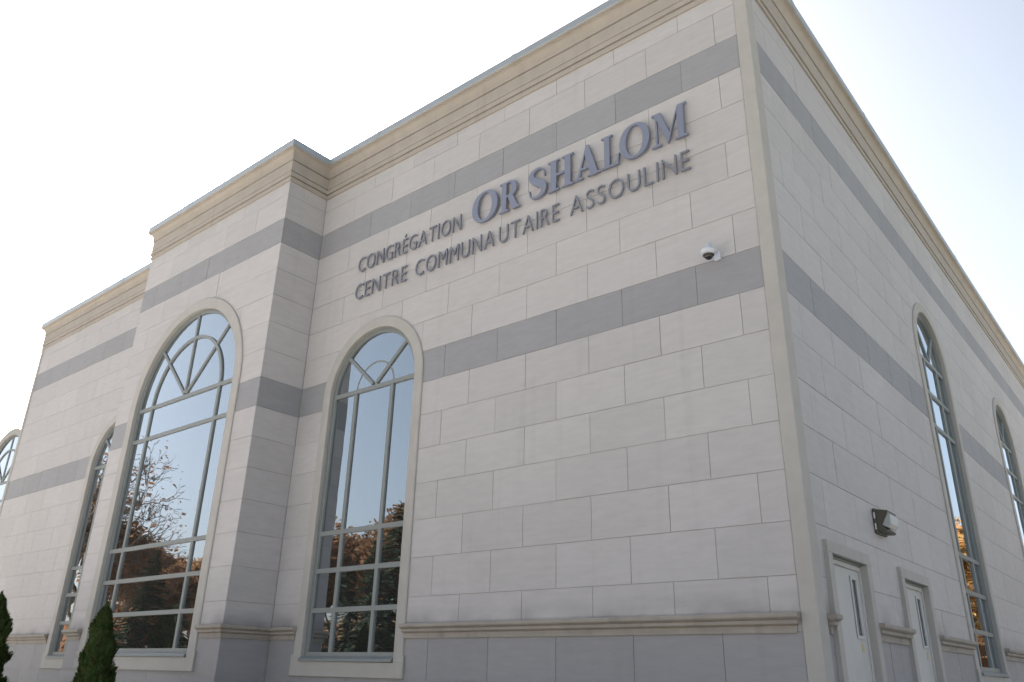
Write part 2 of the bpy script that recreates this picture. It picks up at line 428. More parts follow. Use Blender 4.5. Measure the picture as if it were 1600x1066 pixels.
sweep('coping', [(0.20, 1.885), (0.275, 1.875), (0.285, 1.885), (0.285, 2.13), (0.27, 2.145), (-0.5, 2.17), (-0.5, 1.7)], FLASH)

for (fr_, a_, b_) in ((FR, XB1+3, 0), (FB, XB0+3, XB1), (FR, XL+3, XB0), (FS, 3, SIDE_END)):
    q_ = a_
    while q_ < b_-1:
        mb = MB(); mb.box((q_-0.09, -0.292, 1.878), (q_+0.09, -0.27, 2.14)); mb.build('coping_joint', FLASH, building, fr_); q_ += 6.3
# ------------------------------------------------------------------ belt moulding at the foot
BPROF = [(0.0, -15.02), (0.045, -15.02), (0.045, -14.90), (0.06, -14.885), (0.10, -14.88), (0.125, -14.86), (0.125, -14.80), (0.15, -14.79), (0.185, -14.77), (0.205, -14.745), (0.205, -14.69), (0.19, -14.67), (0.0, -14.655)]
def belt(frame, a, b, ma, mb_):
    """ma/mb: 'end' (returns to the wall), 'in', 'out' (mitred) """
    mb = MB(); om = 0.205; rows = []
    for o, z in BPROF:
        sa = a+(om-o)*0.55 if ma == 'end' else (a-o if ma == 'out' else a+o)
        sb = b-(om-o)*0.55 if mb_ == 'end' else (b+o if mb_ == 'out' else b-o)
        rows.append([(sa, -o, z), (sb, -o, z)])
    mb.grid(rows)
    for side, mode in ((0, ma), (1, mb_)):
        if mode == 'end':
            mb.grid([[r[side], (r[side][0], 0.02, r[side][2])] for r in rows])
    return mb.build('belt_moulding', SILLC, building, frame, merge=True)
belt(FR, -10.82, -0.30, 'end', 'end')
belt(FR, XB1, -15.30, 'in', 'end')
belt(FBS, YB, 0, 'out', 'in')
belt(FB, -17.84, XB1, 'end', 'out')
belt(FB, XB0, -25.54, 'out', 'end')
belt(FR, XL, -32.38, 'out', 'end')
belt(FS, 0.42, 0.74, 'end', 'end'); belt(FS, 3.28, 5.59, 'end', 'end'); belt(FS, 8.11, 11.94, 'end', 'end')
belt(FS, 16.36, 24.79, 'end', 'end'); belt(FS, 29.21, 37.6, 'end', 'end'); belt(FS, 42.1, SIDE_END, 'end', 'end')

# ------------------------------------------------------------------ windows
def bar_mesh(name, parent, frame, p0, p1, w, y0, y1, m=FRAME):
    """bar from p0 to p1 in the wall plane, width w, between depths y0 (front) and y1"""
    d = Vector((p1[0]-p0[0], p1[1]-p0[1])); l = d.length; d /= l; n = Vector((-d.y, d.x))*w/2
    q = [(p0[0]-n.x, p0[1]-n.y), (p1[0]-n.x, p1[1]-n.y), (p1[0]+n.x, p1[1]+n.y), (p0[0]+n.x, p0[1]+n.y)]
    mb = MB(); f = [(x, y0, z) for x, z in q]; b = [(x, y1, z) for x, z in q]
    mb.poly(f); mb.poly(b[::-1])
    for i in range(4): mb.poly([f[i], b[i], b[(i+1) % 4], f[(i+1) % 4]])
    return mb.build(name, m, parent, frame, merge=True, bevel=0.008)
def ring(mb, o1, o2, y1, y2):
    """strip between outline o1 at depth y1 and outline o2 at depth y2 (open lists, same length)"""
    mb.grid([[(x, y1, z) for x, z in o1], [(x, y2, z) for x, z in o2]])
def outline(s0, r, zb, zs, n=40):       # left foot -> over -> right foot
    return [(s0-r, zb)]+[(s0-r*math.cos(math.pi*i/n), zs+r*math.sin(math.pi*i/n)) for i in range(n+1)]+[(s0+r, zb)]
def window(frame, w, mull, transoms, fan, arc, thin_arc=False, split=True, proud=0.055):
    s0, r, R, zb, zs = w['s0'], w['r'], w['R'], w['zb'], w['zs']
    rec = 0.09; fw = 0.14
    zt = zb-0.02
    # surround (arched architrave with a wider foot)
    mb = MB()
    oO, oI = outline(s0, R, zt, zs), outline(s0, r, zt, zs)
    oM = outline(s0, R-0.03, zt, zs); oN = outline(s0, r+0.02, zt, zs)
    ring(mb, oO, oO, 0.03, -proud+0.02); ring(mb, oO, oM, -proud+0.02, -proud); ring(mb, oM, oN, -proud, -proud)
    ring(mb, oN, oI, -proud, -proud+0.015); ring(mb, oI, oI, -proud+0.015, rec+0.10)
    win = mb.build('window', TRIM, building, frame, merge=True)
    for p_ in win.data.polygons: p_.use_smooth = False
    mb = MB(); mb.box((s0-R-0.05, -proud-0.02, zb-0.44), (s0+R+0.05, 0.02, zb-0.06)); mb.box((s0-R-0.05, -proud-0.02, zb-0.06), (s0-r-0.03, 0.02, zb+0.12)); mb.box((s0+r+0.03, -proud-0.02, zb-0.06), (s0+R+0.05, 0.02, zb+0.12))
    mb.build('sill_block', TRIM, win, frame, bevel=0.012)
    mb = MB()      # pressed metal sill
    pr = [(rec+0.05, zb+0.10), (-0.02, zb+0.07), (-proud-0.06, zb+0.02), (-proud-0.07, zb-0.045), (-proud-0.01, zb-0.05)]
    mb.grid([[(s, y, z) for y, z in pr] for s in (s0-r+0.002, s0+r-0.002)])
    for s in (s0-r+0.002, s0+r-0.002): mb.poly([(s, y, z) for y, z in pr])
    mb.build('sill', FRAME, win, frame)
    # frame around the glass
    mb = MB(); ri = r-fw; a, b = outline(s0, r, zb+0.08, zs), outline(s0, ri, zb+0.08, zs)
    ring(mb, a, b, rec, rec); ring(mb, b, b, rec, rec+0.07)
    c, d = outline(s0, r-0.045, zb+0.08, zs), outline(s0, r-0.075, zb+0.08, zs); ring(mb, c, c, rec-0.02, rec+0.01); ring(mb, c, d, rec-0.02, rec-0.02); ring(mb, d, d, rec-0.02, rec+0.01)
    mb.box((s0-r, rec-0.003, zb+0.06), (s0+r, rec+0.07, zb+0.06+fw))
    mb.build('frame', FRAME, win, frame)
    bw = 0.135; yf, yb = rec+0.004, rec+0.075
    tz = [zs]+transoms
    for z in tz: bar_mesh('transom', win, frame, (s0-ri-0.02, z), (s0+ri+0.02, z), bw, yf, yb)
    for m_ in (-mull, mull): bar_mesh('mullion', win, frame, (s0+m_, zb+0.18), (s0+m_, zs-bw/2), bw, yf+0.003, yb)
    for an in fan:
        ca, sa = math.cos(D2R(an)), math.sin(D2R(an))
        bar_mesh('glazing_bar', win, frame, (s0+0.10*ca, zs+0.06+0.10*sa), (s0+(r-0.08)*ca, zs+(r-0.08)*sa), bw*0.85, yf+0.006+0.0015*(an == 90), yb)
    if arc:
        mb = MB(); wd = bw*0.45 if not thin_arc else 0.03; ya = yf+0.001 if not thin_arc else rec+0.055
        pa = lambda q: [(s0-q*math.cos(math.pi*i/40), zs+q*math.sin(math.pi*i/40)) for i in range(41)]
        ring(mb, pa(arc+wd), pa(arc+wd), yb, ya); ring(mb, pa(arc+wd), pa(arc-wd), ya, ya); ring(mb, pa(arc-wd), pa(arc-wd), ya, yb)
        mb.build('glazing_bar', FRAME, win, frame, merge=True)
    # panes
    yg = rec+0.062
    cols = [s0-ri-0.03, s0-mull, s0+mull, s0+ri+0.03]
    zz = [zs]+transoms+[zb+0.15]
    def pane(poly):
        tx, tz_ = random.uniform(-1, 1)*0.0035, random.uniform(-1, 1)*0.0035
        cx, cz = sum(q[0] for q in poly)/len(poly), sum(q[1] for q in poly)/len(poly)
        m_ = MB(); m_.poly([(x, yg+(x-cx)*tx*0.6+(z-cz)*tz_*0.3, z) for x, z in poly]); return m_.build('pane', GLASS, win, frame)
    for i in range(len(zz)-1):
        for j in range(3):
            pane(rect(cols[j], zz[i+1], cols[j+1], zz[i]))
    ang = [0]+sorted(fan)+[180]
    for a0, a1 in zip(ang[:-1], ang[1:]):
        n = 8; rr_ = ri+0.02
        if arc and not thin_arc:
            pane([(s0, zs)]+[(s0+arc*math.cos(D2R(a0+(a1-a0)*i/n)), zs+arc*math.sin(D2R(a0+(a1-a0)*i/n))) for i in range(n+1)])
            o_ = [(s0+rr_*math.cos(D2R(a0+(a1-a0)*i/n)), zs+rr_*math.sin(D2R(a0+(a1-a0)*i/n))) for i in range(n+1)]
            i_ = [(s0+arc*math.cos(D2R(a0+(a1-a0)*i/n)), zs+arc*math.sin(D2R(a0+(a1-a0)*i/n))) for i in range(n+1)]
            m_ = MB(); m_.grid([[(x, yg, z) for x, z in o_], [(x, yg, z) for x, z in i_]]); m_.build('pane', GLASS, win, frame)
        else:
            pane([(s0, zs)]+[(s0+rr_*math.cos(D2R(a0+(a1-a0)*i/n)), zs+rr_*math.sin(D2R(a0+(a1-a0)*i/n))) for i in range(n+1)])
    return win
T3 = [-12.0, -13.1, -14.22]
window(FR, WINR, 0.84, T3, [43, 137], 0.86, thin_arc=True)
window(FR, WINL, 0.84, T3, [43, 137], 0)
window(FB, WINB, 2.33, [-7.92]+T3, [45, 90, 135], 2.33)
for w in (WS1, WS2, WS3): window(FS, w, 0.80, [-6.72, -7.9]+[-12.05, -13.15, -14.3], [50, 130], 0)

# rear wing with a round-topped gable, seen past the left corner
YW = 4.0; SW = -55.9
FW = Frame((0, YW), 0)
WW = dict(s0=SW, r=3.40, R=3.82, zb=-12.9, zs=-4.55)
mb = MB(); o1 = outline(SW, 3.80, -19, -4.55)
ring(mb, o1, outline(SW, 3.36, -19, -4.55), 0, 0)
ring(mb, o1, o1, 0, 14)
mb.box((SW-3.4, 0.0, -19), (SW+3.4, 0.1, -13.2))
mb.box((SW-30, 0.1, -19), (SW-3.8, 14, -8)); mb.box((SW+3.8, 0.1, -19), (XL-0.1, 14, -10.5))
mb.build('arched_gable', ST['light', True], building, FW, merge=False)
window(FW, WW, 2.33, [-5.8, -9.8, -10.9], [45, 90, 135], 2.33)

# ------------------------------------------------------------------ doors
def door(d, name_label=None):
    a, b, top = d['a'], d['b'], d['top']; t = 0.24; zg = -19
    mb = MB()
    for (x0, x1, z0, z1) in ((a, a+t, zg, top), (b-t, b, zg, top)):
        mb.box((x0, -0.09, z0), (x1, 0.16, z1-t))
    mb.box((a, -0.09, top-t), (b, 0.16, top))
    dr = mb.build('door', TRIM, building, FS, bevel=0.015)
    dep = 0.10
    mb = MB(); mb.box((a+t, dep-0.03, top-t-0.14), (b-t, dep+0.05, top-t)); mb.box((a+t, dep-0.03, zg), (a+t+0.09, dep+0.05, top-t-0.14)); mb.box((b-t-0.09, dep-0.03, zg), (b-t, dep+0.05, top-t-0.14))
    mb.build('door_frame', DOORM, dr, FS, bevel=0.01)
    la, lb = a+t+0.10, b-t-0.10; lt = top-t-0.15
    for hz_ in (-14.15, -16.4, -18.5):
        mb = MB(); mb.box((a+t+0.065, dep-0.045, hz_-0.11), (a+t+0.115, dep-0.028, hz_+0.11)); mb.build('hinge', FRAME, dr, FS)
    mb = MB(); mb.box((a+t+0.02, dep-0.06, top-t-0.05), (b-t-0.02, dep-0.03, top-t-0.015)); mb.build('drip_strip', FRAME, dr, FS)
    # leaf with the slot for the vision panel left open
    va, vb, v0, v1 = lb-0.56, lb-0.24, -14.97, -13.84
    mb = MB(); y0, y1 = dep-0.005, dep+0.05
    mb.box((la, y0, zg+0.02), (va, y1, lt)); mb.box((vb, y0, zg+0.02), (lb, y1, lt)); mb.box((va, y0, zg+0.02), (vb, y1, v0)); mb.box((va, y0, v1), (vb, y1, lt))
    mb.build('door_leaf', DOORM, dr, FS)
    mb = MB()
    for q in ((va-0.05, v0-0.05, vb+0.05, v0+0.02), (va-0.05, v1-0.02, vb+0.05, v1+0.05), (va-0.05, v0+0.02, va+0.02, v1-0.02), (vb-0.02, v0+0.02, vb+0.05, v1-0.02)):
        mb.box((q[0], dep-0.03, q[1]), (q[2], dep-0.006, q[3]))
    mb.build('lite_frame', DOORM, dr, FS, bevel=0.006)
    mb = MB(); mb.poly([(x, dep+0.01, z) for x, z in rect(va, v0, vb, v1)]); mb.build('pane', GLASS, dr, FS)
    mb = MB(); mb.box((vb-0.16, dep-0.012, v0-0.30), (vb-0.04, dep-0.006, v0-0.13)); mb.build('push_plate', BRASS, dr, FS)
    mb = MB(); mb.box((lb-0.2, dep-0.03, -17.3), (lb-0.08, dep-0.006, -16.7)); mb.box((lb-0.36, dep-0.10, -17.05), (lb-0.11, dep-0.06, -16.98)); mb.box((lb-0.16, dep-0.07, -17.05), (lb-0.11, dep-0.02, -16.98))
    mb.build('door_handle', FRAME, dr, FS, bevel=0.008)
door(DOOR1); door(DOOR2)

# ------------------------------------------------------------------ wall-pack lamp
lp = empty('wall_lamp', W(0, 4.55, -12.45), 'dark bronze wall-pack lamp with a prismatic glass front above the two side doors', 'lamp')
def world_part(mb, name, m, root, org, rz=0, **k):
    """mesh in local course units at world org, kept under its thing"""
    o = mb.build(name, m, None, None, **k); o.location = W(*org)-root.location; o.rotation_euler = (0, 0, rz); o.parent = root; return o
# local: x = along wall (world +y), -y = outward, z up
mb = MB(); mb.box((-0.40, -0.07, -0.34), (0.40, 0.0, 0.32))
world_part(mb, 'back_plate', BRONZE, lp, (0.02, 4.62, -12.42), math.pi/2, bevel=0.02)
pf = [(-0.07, 0.30), (-0.36, 0.24), (-0.34, 0.16), (-0.16, -0.14), (-0.30, -0.26), (-0.26, -0.31), (-0.07, -0.30)]
mb = MB(); mb.poly([(-0.38, y, z) for y, z in pf]); mb.poly([(0.38, y, z) for y, z in pf][::-1])
mb.grid([[(s, y, z) for y, z in pf] for s in (-0.38, 0.38)], closed=True)
world_part(mb, 'housing', BRONZE, lp, (0.02, 4.62, -12.42), math.pi/2, merge=True, bevel=0.012)
lf = [(-0.345, 0.20), (-0.395, 0.13), (-0.385, -0.10), (-0.305, -0.215), (-0.17, -0.13)]
mb = MB(); mb.poly([(-0.35, y, z) for y, z in lf]); mb.poly([(0.35, y, z) for y, z in lf][::-1])
mb.grid([[(s, y, z) for y, z in lf] for s in (-0.35, 0.35)], closed=True)
world_part(mb, 'lens', LENS, lp, (0.02, 4.62, -12.42), math.pi/2, merge=True, bevel=0.015)
for z in (0.13, -0.16):
    mb = MB(); mb.box((-0.415, -0.05, z-0.08), (-0.402, -0.015, z+0.08)); world_part(mb, 'knockout', WHITEP, lp, (0.02, 4.62, -12.42), math.pi/2)

lp.scale = (0.9, 0.9, 0.86); lp.location.z += 0.02
# ------------------------------------------------------------------ dome camera
sc = empty('security_camera', W(-1.33, 0, -6.9), 'white dome security camera on the front wall just above the lower grey band', 'security camera')
def lathe(mb, prof, c=(0, 0, 0), n=28):
    mb.grid([[(c[0]+r*math.cos(2*math.pi*i/n), c[1]+r*math.sin(2*math.pi*i/n), c[2]+z) for i in range(n)] for r, z in prof], closed=True)
org = (-1.36, -0.42, -6.98)
mb = MB(); lathe(mb, [(0.001, 0.235), (0.055, 0.235), (0.06, 0.15), (0.10, 0.12), (0.165, 0.075), (0.195, 0.03), (0.205, 0.02), (0.205, -0.01), (0.185, -0.04), (0.15, -0.085), (0.001, -0.085)])
world_part(mb, 'housing', WHITEP, sc, org, smooth=True, merge=True)
mb = MB(); lathe(mb, [(0.125, -0.08)]+[(0.115*math.cos(a*math.pi/16), -0.10-0.115*math.sin(a*math.pi/16)) for a in range(9)])
world_part(mb, 'dome', DARKP, sc, org, smooth=True, merge=True)
mb = MB(); lathe(mb, [(0.145, -0.083), (0.145, -0.105), (0.118, -0.112)]); world_part(mb, 'trim_ring', BRONZE, sc, org, smooth=True)
mb = MB()
path = [(0, 0.0, 0.20), (0.0, 0.03, 0.255), (0.02, 0.12, 0.27), (0.05, 0.25, 0.22), (0.06, 0.36, 0.12), (0.06, 0.40, 0.06)]
rows = []
for i, p_ in enumerate(path):
    a, b = Vector(path[max(0, i-1)]), Vector(path[min(len(path)-1, i+1)]); t_ = (b-a).normalized(); u_ = t_.cross(Vector((1, 0, 0))).normalized(); v_ = t_.cross(u_)
    rows.append([tuple(Vector(p_)+0.05*(u_*math.cos(k*math.pi/6)+v_*math.sin(k*math.pi/6))) for k in range(12)])
mb.grid(rows, closed=True); world_part(mb, 'arm', WHITEP, sc, org, smooth=True)
mb = MB(); mb.box((-0.02, 0.34, -0.10), (0.16, 0.42, 0.13)); world_part(mb, 'wall_bracket', WHITEP, sc, org, bevel=0.02)

sc.scale = (0.88, 0.88, 0.88)
# ------------------------------------------------------------------ lettering
def ell(cx, cy, rx, ry, n=44, e=2.0, rot=0):
    o = []
    for i in range(n):
        a = 2*math.pi*i/n; c, s = math.cos(a), math.sin(a)
        x = rx*math.copysign(abs(c)**(2/e), c); y = ry*math.copysign(abs(s)**(2/e), s)
        o.append((cx+x*math.cos(rot)-y*math.sin(rot), cy+x*math.sin(rot)+y*math.cos(rot)))
    return o
def stroke(pts, wid):
    n = len(pts); dense = []
    def cr(a, b, c, d, t): return 0.5*((2*b)+(-a+c)*t+(2*a-5*b+4*c-d)*t*t+(-a+3*b-3*c+d)*t**3)
    for i in range(n-1):
        q = [pts[max(0, i-1)], pts[i], pts[i+1], pts[min(n-1, i+2)]]; w4 = [wid[max(0, i-1)], wid[i], wid[i+1], wid[min(n-1, i+2)]]
        for k in range(6): t = k/6; dense.append((cr(*[z[0] for z in q], t), cr(*[z[1] for z in q], t), cr(*w4, t)))
    dense.append((*pts[-1], wid[-1])); Lp, Rp = [], []
    for i, (x, y, w) in enumerate(dense):
        a, b = dense[max(0, i-1)], dense[min(len(dense)-1, i+1)]; dx, dy = b[0]-a[0], b[1]-a[1]; l = math.hypot(dx, dy) or 1
        Lp.append((x-dy/l*w/2, y+dx/l*w/2)); Rp.append((x+dy/l*w/2, y-dx/l*w/2))
    return Lp+Rp[::-1]
def SF(x, w=0.2, s=0.09):      # helper: serif coordinates of a stem starting at x
    return x-s, x, x+w, x+w+s
GL = {}
GL['O'] = [ell(.45, .5, .45, .53, e=2.1), ell(.45, .5, .245, .455, e=2.0)]
GL['L'] = [[(0, 0), (.66, 0), (.72, .33), (.67, .33), (.58, .13), (.46, .07), (.33, .07), (.33, .93), (.45, .95), (.45, 1), (0, 1), (0, .95), (.11, .93), (.11, .07), (0, .05)]]
GL['H'] = [[(0, 0), (.42, 0), (.42, .05), (.32, .07), (.32, .46), (.62, .46), (.62, .07), (.52, .05), (.52, 0), (.94, 0), (.94, .05), (.84, .07), (.84, .93), (.94, .95), (.94, 1), (.52, 1), (.52, .95), (.62, .93), (.62, .54), (.32, .54), (.32, .93), (.42, .95), (.42, 1), (0, 1), (0, .95), (.10, .93), (.10, .07), (0, .05)]]
GL['A'] = [[(0, 0), (.32, 0), (.32, .05), (.21, .07), (.27, .27), (.54, .27), (.60, .07), (.50, .05), (.50, 0), (.98, 0), (.98, .05), (.89, .07), (.56, 1.02), (.46, 1.02), (.10, .07), (0, .05)], [(.29, .34), (.405, .73), (.52, .34)]]
GL['M'] = [[(0, 0), (.33, 0), (.33, .05), (.215, .08), (.215, .78), (.52, 0), (.565, 0), (.87, .80), (.87, .07), (.77, .05), (.77, 0), (1.19, 0), (1.19, .05), (1.09, .07), (1.09, .93), (1.19, .95), (1.19, 1), (.90, 1), (.615, .30), (.34, 1), (0.03, 1), (.03, .95), (.14, .92), (.14, .08), (0, .05)]]
GL['R'] = [[(0, 0), (.43, 0), (.43, .05), (.33, .07), (.33, .46), (.38, .46), (.62, 0), (.92, 0), (.92, .05), (.84, .08), (.62, .49), (.72, .55), (.78, .64), (.79, .74), (.76, .86), (.68, .95), (.55, .995), (.45, 1), (0, 1), (0, .95), (.11, .93), (.11, .07), (0, .05)],
           [(.33, .53), (.33, .93), (.42, .935), (.50, .91), (.555, .83), (.565, .74), (.54, .62), (.48, .55), (.41, .53)]]
GL['S'] = [stroke([(.585, .66), (.565, .80), (.48, .93), (.32, .965), (.16, .89), (.12, .75), (.22, .60), (.40, .48), (.54, .35), (.54, .18), (.42, .06), (.24, .035), (.10, .12), (.055, .33)], [.05, .05, .06, .09, .15, .19, .22, .24, .22, .17, .12, .08, .055, .05])]
def glyph_mesh(polys, sx, sy, depth):
    cu = bpy.data.curves.new('letter', 'CURVE'); cu.dimensions = '2D'; cu.fill_mode = 'BOTH'; cu.extrude = depth/2*U; cu.bevel_depth = 0.006*U; cu.offset = -0.011*U
    for p_ in polys:
        sp = cu.splines.new('POLY'); sp.points.add(len(p_)-1); sp.use_cyclic_u = True
        for i, (x, y) in enumerate(p_): sp.points[i].co = (x*sx*U, y*sy*U, 0, 1)
    ob = bpy.data.objects.new('tmp', cu); me = bpy.data.meshes.new_from_object(ob)
    bpy.data.objects.remove(ob); bpy.data.curves.remove(cu); return me
LROT = (math.pi/2, 0, 0)
def put_letter(me, m, s, z, y, root):
    me.materials.clear(); me.materials.append(m)
    o = bpy.data.objects.new('letter', me); o.rotation_euler = LROT; o.location = W(s, y, z)-root.location; link(o, root); return o
big = empty('lettering', W(-5.4, 0, -3.42), 'row of large blue-grey serif capitals just under the upper grey band', 'lettering')
capw = 1.02
for ch, a, b in (('O', -8.95, -7.93), ('R', -7.87, -7.10), ('S', -6.77, -6.12), ('H', -6.08, -5.20), ('A', -5.17, -4.33), ('L', -4.28, -3.71), ('O', -3.72, -2.80), ('M', -2.76, -1.74)):
    xs = [q[0] for p_ in GL[ch] for q in p_]; w_ = max(xs)-min(xs)
    me = glyph_mesh([[(x-min(xs), y) for x, y in p_] for p_ in GL[ch]], (b-a)/w_, capw, 0.07)
    put_letter(me, BIGL, a, -3.43, -0.11, big)
    mb = MB()       # stand-off pins back to the wall
def small_word(root, word, a, b, z, cap, gaps=None):
    meshes = []
    for ch in word:
        if ch == ' ': meshes.append(None); continue
        cu = bpy.data.curves.new('letter', 'FONT'); cu.body = ch; cu.size = 1; cu.extrude = 0; cu.fill_mode = 'BOTH'
        ob = bpy.data.objects.new('tmp', cu); me = bpy.data.meshes.new_from_object(ob); xs = [v.co.x for v in me.vertices]
        x0, x1 = min(xs), max(xs); bpy.data.meshes.remove(me)
        meshes.append((ch, x0, x1, cu, ob))
    # cap height from H
    cH = bpy.data.curves.new('letter', 'FONT'); cH.body = 'H'; oH = bpy.data.objects.new('tmp', cH); mH = bpy.data.meshes.new_from_object(oH); ch_ = max(v.co.y for v in mH.vertices)
    gap = 0.15
    tot = sum((m_[2]-m_[1]) if m_ else 0.26 for m_ in meshes)+gap*(len(meshes)-1)
    k = (b-a)/tot; ky = cap/ch_; x = a
    for m_ in meshes:
        if m_ is None: x += (0.26+gap)*k; continue
        ch, x0, x1, cu, ob = m_
        cu.extrude = 0.020; cu.offset = -0.012
        me = bpy.data.meshes.new_from_object(ob)
        for v in me.vertices: v.co = Vector(((v.co.x-x0)*k*U, v.co.y*ky*U, v.co.z*1.3*U))
        put_letter(me, SMALLL, x, z, -0.085, root)
        x += (x1-x0+gap)*k; bpy.data.objects.remove(ob); bpy.data.curves.remove(cu)
l1 = empty('lettering', W(-11.8, 0, -3.35), 'short row of thin grey capitals left of the large serif word', 'lettering')
small_word(l1, 'CONGRÉGATION', -14.20, -9.43, -3.35, 0.56)
l2 = empty('lettering', W(-8, 0, -4.4), 'long lower row of thin grey capitals beneath the large serif letters', 'lettering')
small_word(l2, 'CENTRE', -14.22, -11.74, -4.38, 0.57)
small_word(l2, 'COMMUNA', -11.33, -8.05, -4.39, 0.57)
small_word(l2, 'UTAIRE', -7.88, -5.72, -4.40, 0.57)
small_word(l2, 'ASSOULINE', -5.36, -1.76, -4.41, 0.58)

# ------------------------------------------------------------------ ground
def sheet(name, x0, y0, x1, y1, z, m):
    mb = MB(); mb.poly([(x0/U, y0/U, z/U), (x1/U, y0/U, z/U), (x1/U, y1/U, z/U), (x0/U, y1/U, z/U)]); o = mb.build(name, m); o['kind'] = 'structure'; return o
sheet('ground', -600, -600, 600, 600, -0.12, GRASS)
mb = MB(); mb.box((-60/U, -3.2/U, -0.12/U), (0.0, 26/U, 0.0)); o = mb.build('lawn', GRASS); o['kind'] = 'structure'
mb = MB(); mb.box((-60/U, -4.9/U, -0.12/U), (3.0/U, -3.2/U, 0.012/U)); mb.box((0.02, -3.2/U, -0.12/U), (3.0/U, 26/U, 0.012/U)); o = mb.build('path', CONC, bevel=0.02); o['kind'] = 'structure'
sheet('parking_lot', -60, -24, 22, -4.9, -0.112, LOT); sheet('parking_lot', 3.0, -4.9, 22, 60, -0.112, LOT)
mb = MB()
for i in range(14): x = -34+i*2.8; mb.poly([((x+dx)/U, y/U, -0.106/U) for dx, y in ((0, -23), (0.1, -23), (0.1, -18), (0, -18))])
o = mb.build('parking_marking', WHITELINE); o['kind'] = 'structure'

# ------------------------------------------------------------------ trees (metres)
def quads_mesh(name, quads, m):
    """quads: (centre, u, v) half axes"""
    vs = []; fs = []
    for c, u, v in quads:
        i = len(vs); vs += [c-u-v, c+u-v*0.4, c+u*0.2+v, c-u*0.8+v*0.5]; fs.append((i, i+1, i+2, i+3))
    me = bpy.data.meshes.new(name); me.from_pydata(vs, [], fs); me.materials.append(m); return me
def rv():
    while True:
        v = Vector((random.uniform(-1, 1), random.uniform(-1, 1), random.uniform(-1, 1)))
        if 0.05 < v.length < 1: return v.normalized()
def tube(vs, fs, a, b, ra, rb, n=7):
    d = (b-a).normalized(); u = d.orthogonal().normalized(); v = d.cross(u); i = len(vs)
    for p, r in ((a, ra), (b, rb)):
        for k in range(n): t = 2*math.pi*k/n; vs.append(p+(u*math.cos(t)+v*math.sin(t))*r)
    for k in range(n): fs.append((i+k, i+(k+1) % n, i+n+(k+1) % n, i+n+k))
def broad_tree(h, spread, leaves, m, leaf=0.16, depth=5, seed=0):
    random.seed(seed); vs, fs, tips = [], [], []
    def grow(a, d, l, r, k):
        segs = 2; p = a
        for s in range(segs):
            d = (d+rv()*0.16+Vector((0, 0, 0.05))).normalized(); q = p+d*l/segs
            tube(vs, fs, p, q, r*(1-0.25*s/segs), r*(1-0.25*(s+1)/segs), 8 if k > 2 else 4); p = q
        if k <= 2: tips.append(p)
        if k == 0: return
        nb = 3 if k > 1 else 3
        ph = random.uniform(0, 6.28)
        for j in range(nb):
            a_ = ph+j*6.28/nb+random.uniform(-.4, .4); u = d.orthogonal().normalized(); v = d.cross(u)
            s_ = random.uniform(0.45, 0.85)*spread
            nd = (d+(u*math.cos(a_)+v*math.sin(a_))*s_).normalized()
            grow(p, nd, l*random.uniform(0.66, 0.82), r*0.6, k-1)
    grow(Vector((0, 0, -0.1)), Vector((0, 0, 1)), h*0.26, h*0.018+0.05, depth)
    tm = bpy.data.meshes.new('trunk'); tm.from_pydata(vs, [], fs); tm.materials.append(BARK)
    qs = []
    for i in range(leaves):
        t = random.choice(tips); c = t+rv()*random.random()**0.6*h*0.065
        u = rv(); v = u.orthogonal().normalized(); s = leaf*random.uniform(0.5, 1.2); qs.append((c, u*s, v*s))
    cm_ = quads_mesh('crown', qs, m) if leaves else None
    return tm, cm_
def conifer(h, w, n, m, seed):
    random.seed(seed); vs, fs = [], []; tube(vs, fs, Vector((0, 0, -.1)), Vector((0, 0, h*0.97)), h*0.016+0.04, 0.02)
    tiers = int(h*3.2); qs = []
    br = []
    for i in range(tiers):
        t = i/tiers; z = h*(0.08+0.9*t); R_ = w*(1-t)**0.85*random.uniform(0.85, 1.1)+0.1
        for j in range(7):
            a = random.uniform(0, 6.28); e = Vector((math.cos(a)*R_, math.sin(a)*R_, z-R_*0.22)); br.append((Vector((0, 0, z)), e)); tube(vs, fs, Vector((0, 0, z)), e, 0.03, 0.01, 3)
    wts = [(b-a).length for a, b in br]
    for a, b in random.choices(br, wts, k=n):
        t = random.random()**0.7; c = a.lerp(b, t); d = (b-a).normalized(); sd = Vector((-d.y, d.x, 0))
        c = c+sd*random.uniform(-1, 1)*0.28*(1.1-t)*(b-a).length*0.6+Vector((0, 0, random.uniform(-.12, .05)))
        s = 0.20*random.uniform(0.6, 1.2); qs.append((c, (d+sd*random.uniform(-.8, .8)).normalized()*s, (sd+Vector((0, 0, random.uniform(-.5, .5)))).normalized()*s*0.4))
    tm = bpy.data.meshes.new('trunk'); tm.from_pydata(vs, [], fs); tm.materials.append(BARK)
    return tm, quads_mesh('crown', qs, m)
def plant_tree(name, meshes, x, y, sc_, rz, label, cat, group, z=-0.12):
    o = empty(name, (x, y, z), label, cat, group); o.rotation_euler = (0, 0, rz); o.scale = (sc_,)*3
    for nm, me in zip(('trunk', 'crown'), meshes):
        if me: c = bpy.data.objects.new(nm, me); link(c, o)
    return o
T_OR = broad_tree(13, 1.0, 24000, LF_ORANGE, 0.13, 5, 3)
T_YE = broad_tree(12, 1.1, 24000, LF_YELLOW, 0.13, 5, 11)
T_RU = broad_tree(14, 0.85, 3000, LF_RUST, 0.13, 6, 5)
T_BA = broad_tree(16, 0.9, 1100, LF_RUST, 0.075, 6, 21)
T_PI = conifer(15, 3.4, 16000, LF_PINE, 8)
GT = 'trees beyond the parking lot'
HT = {'maple_tree': 12.5, 'bare_tree': 16.5, 'spruce_tree': 15.0}
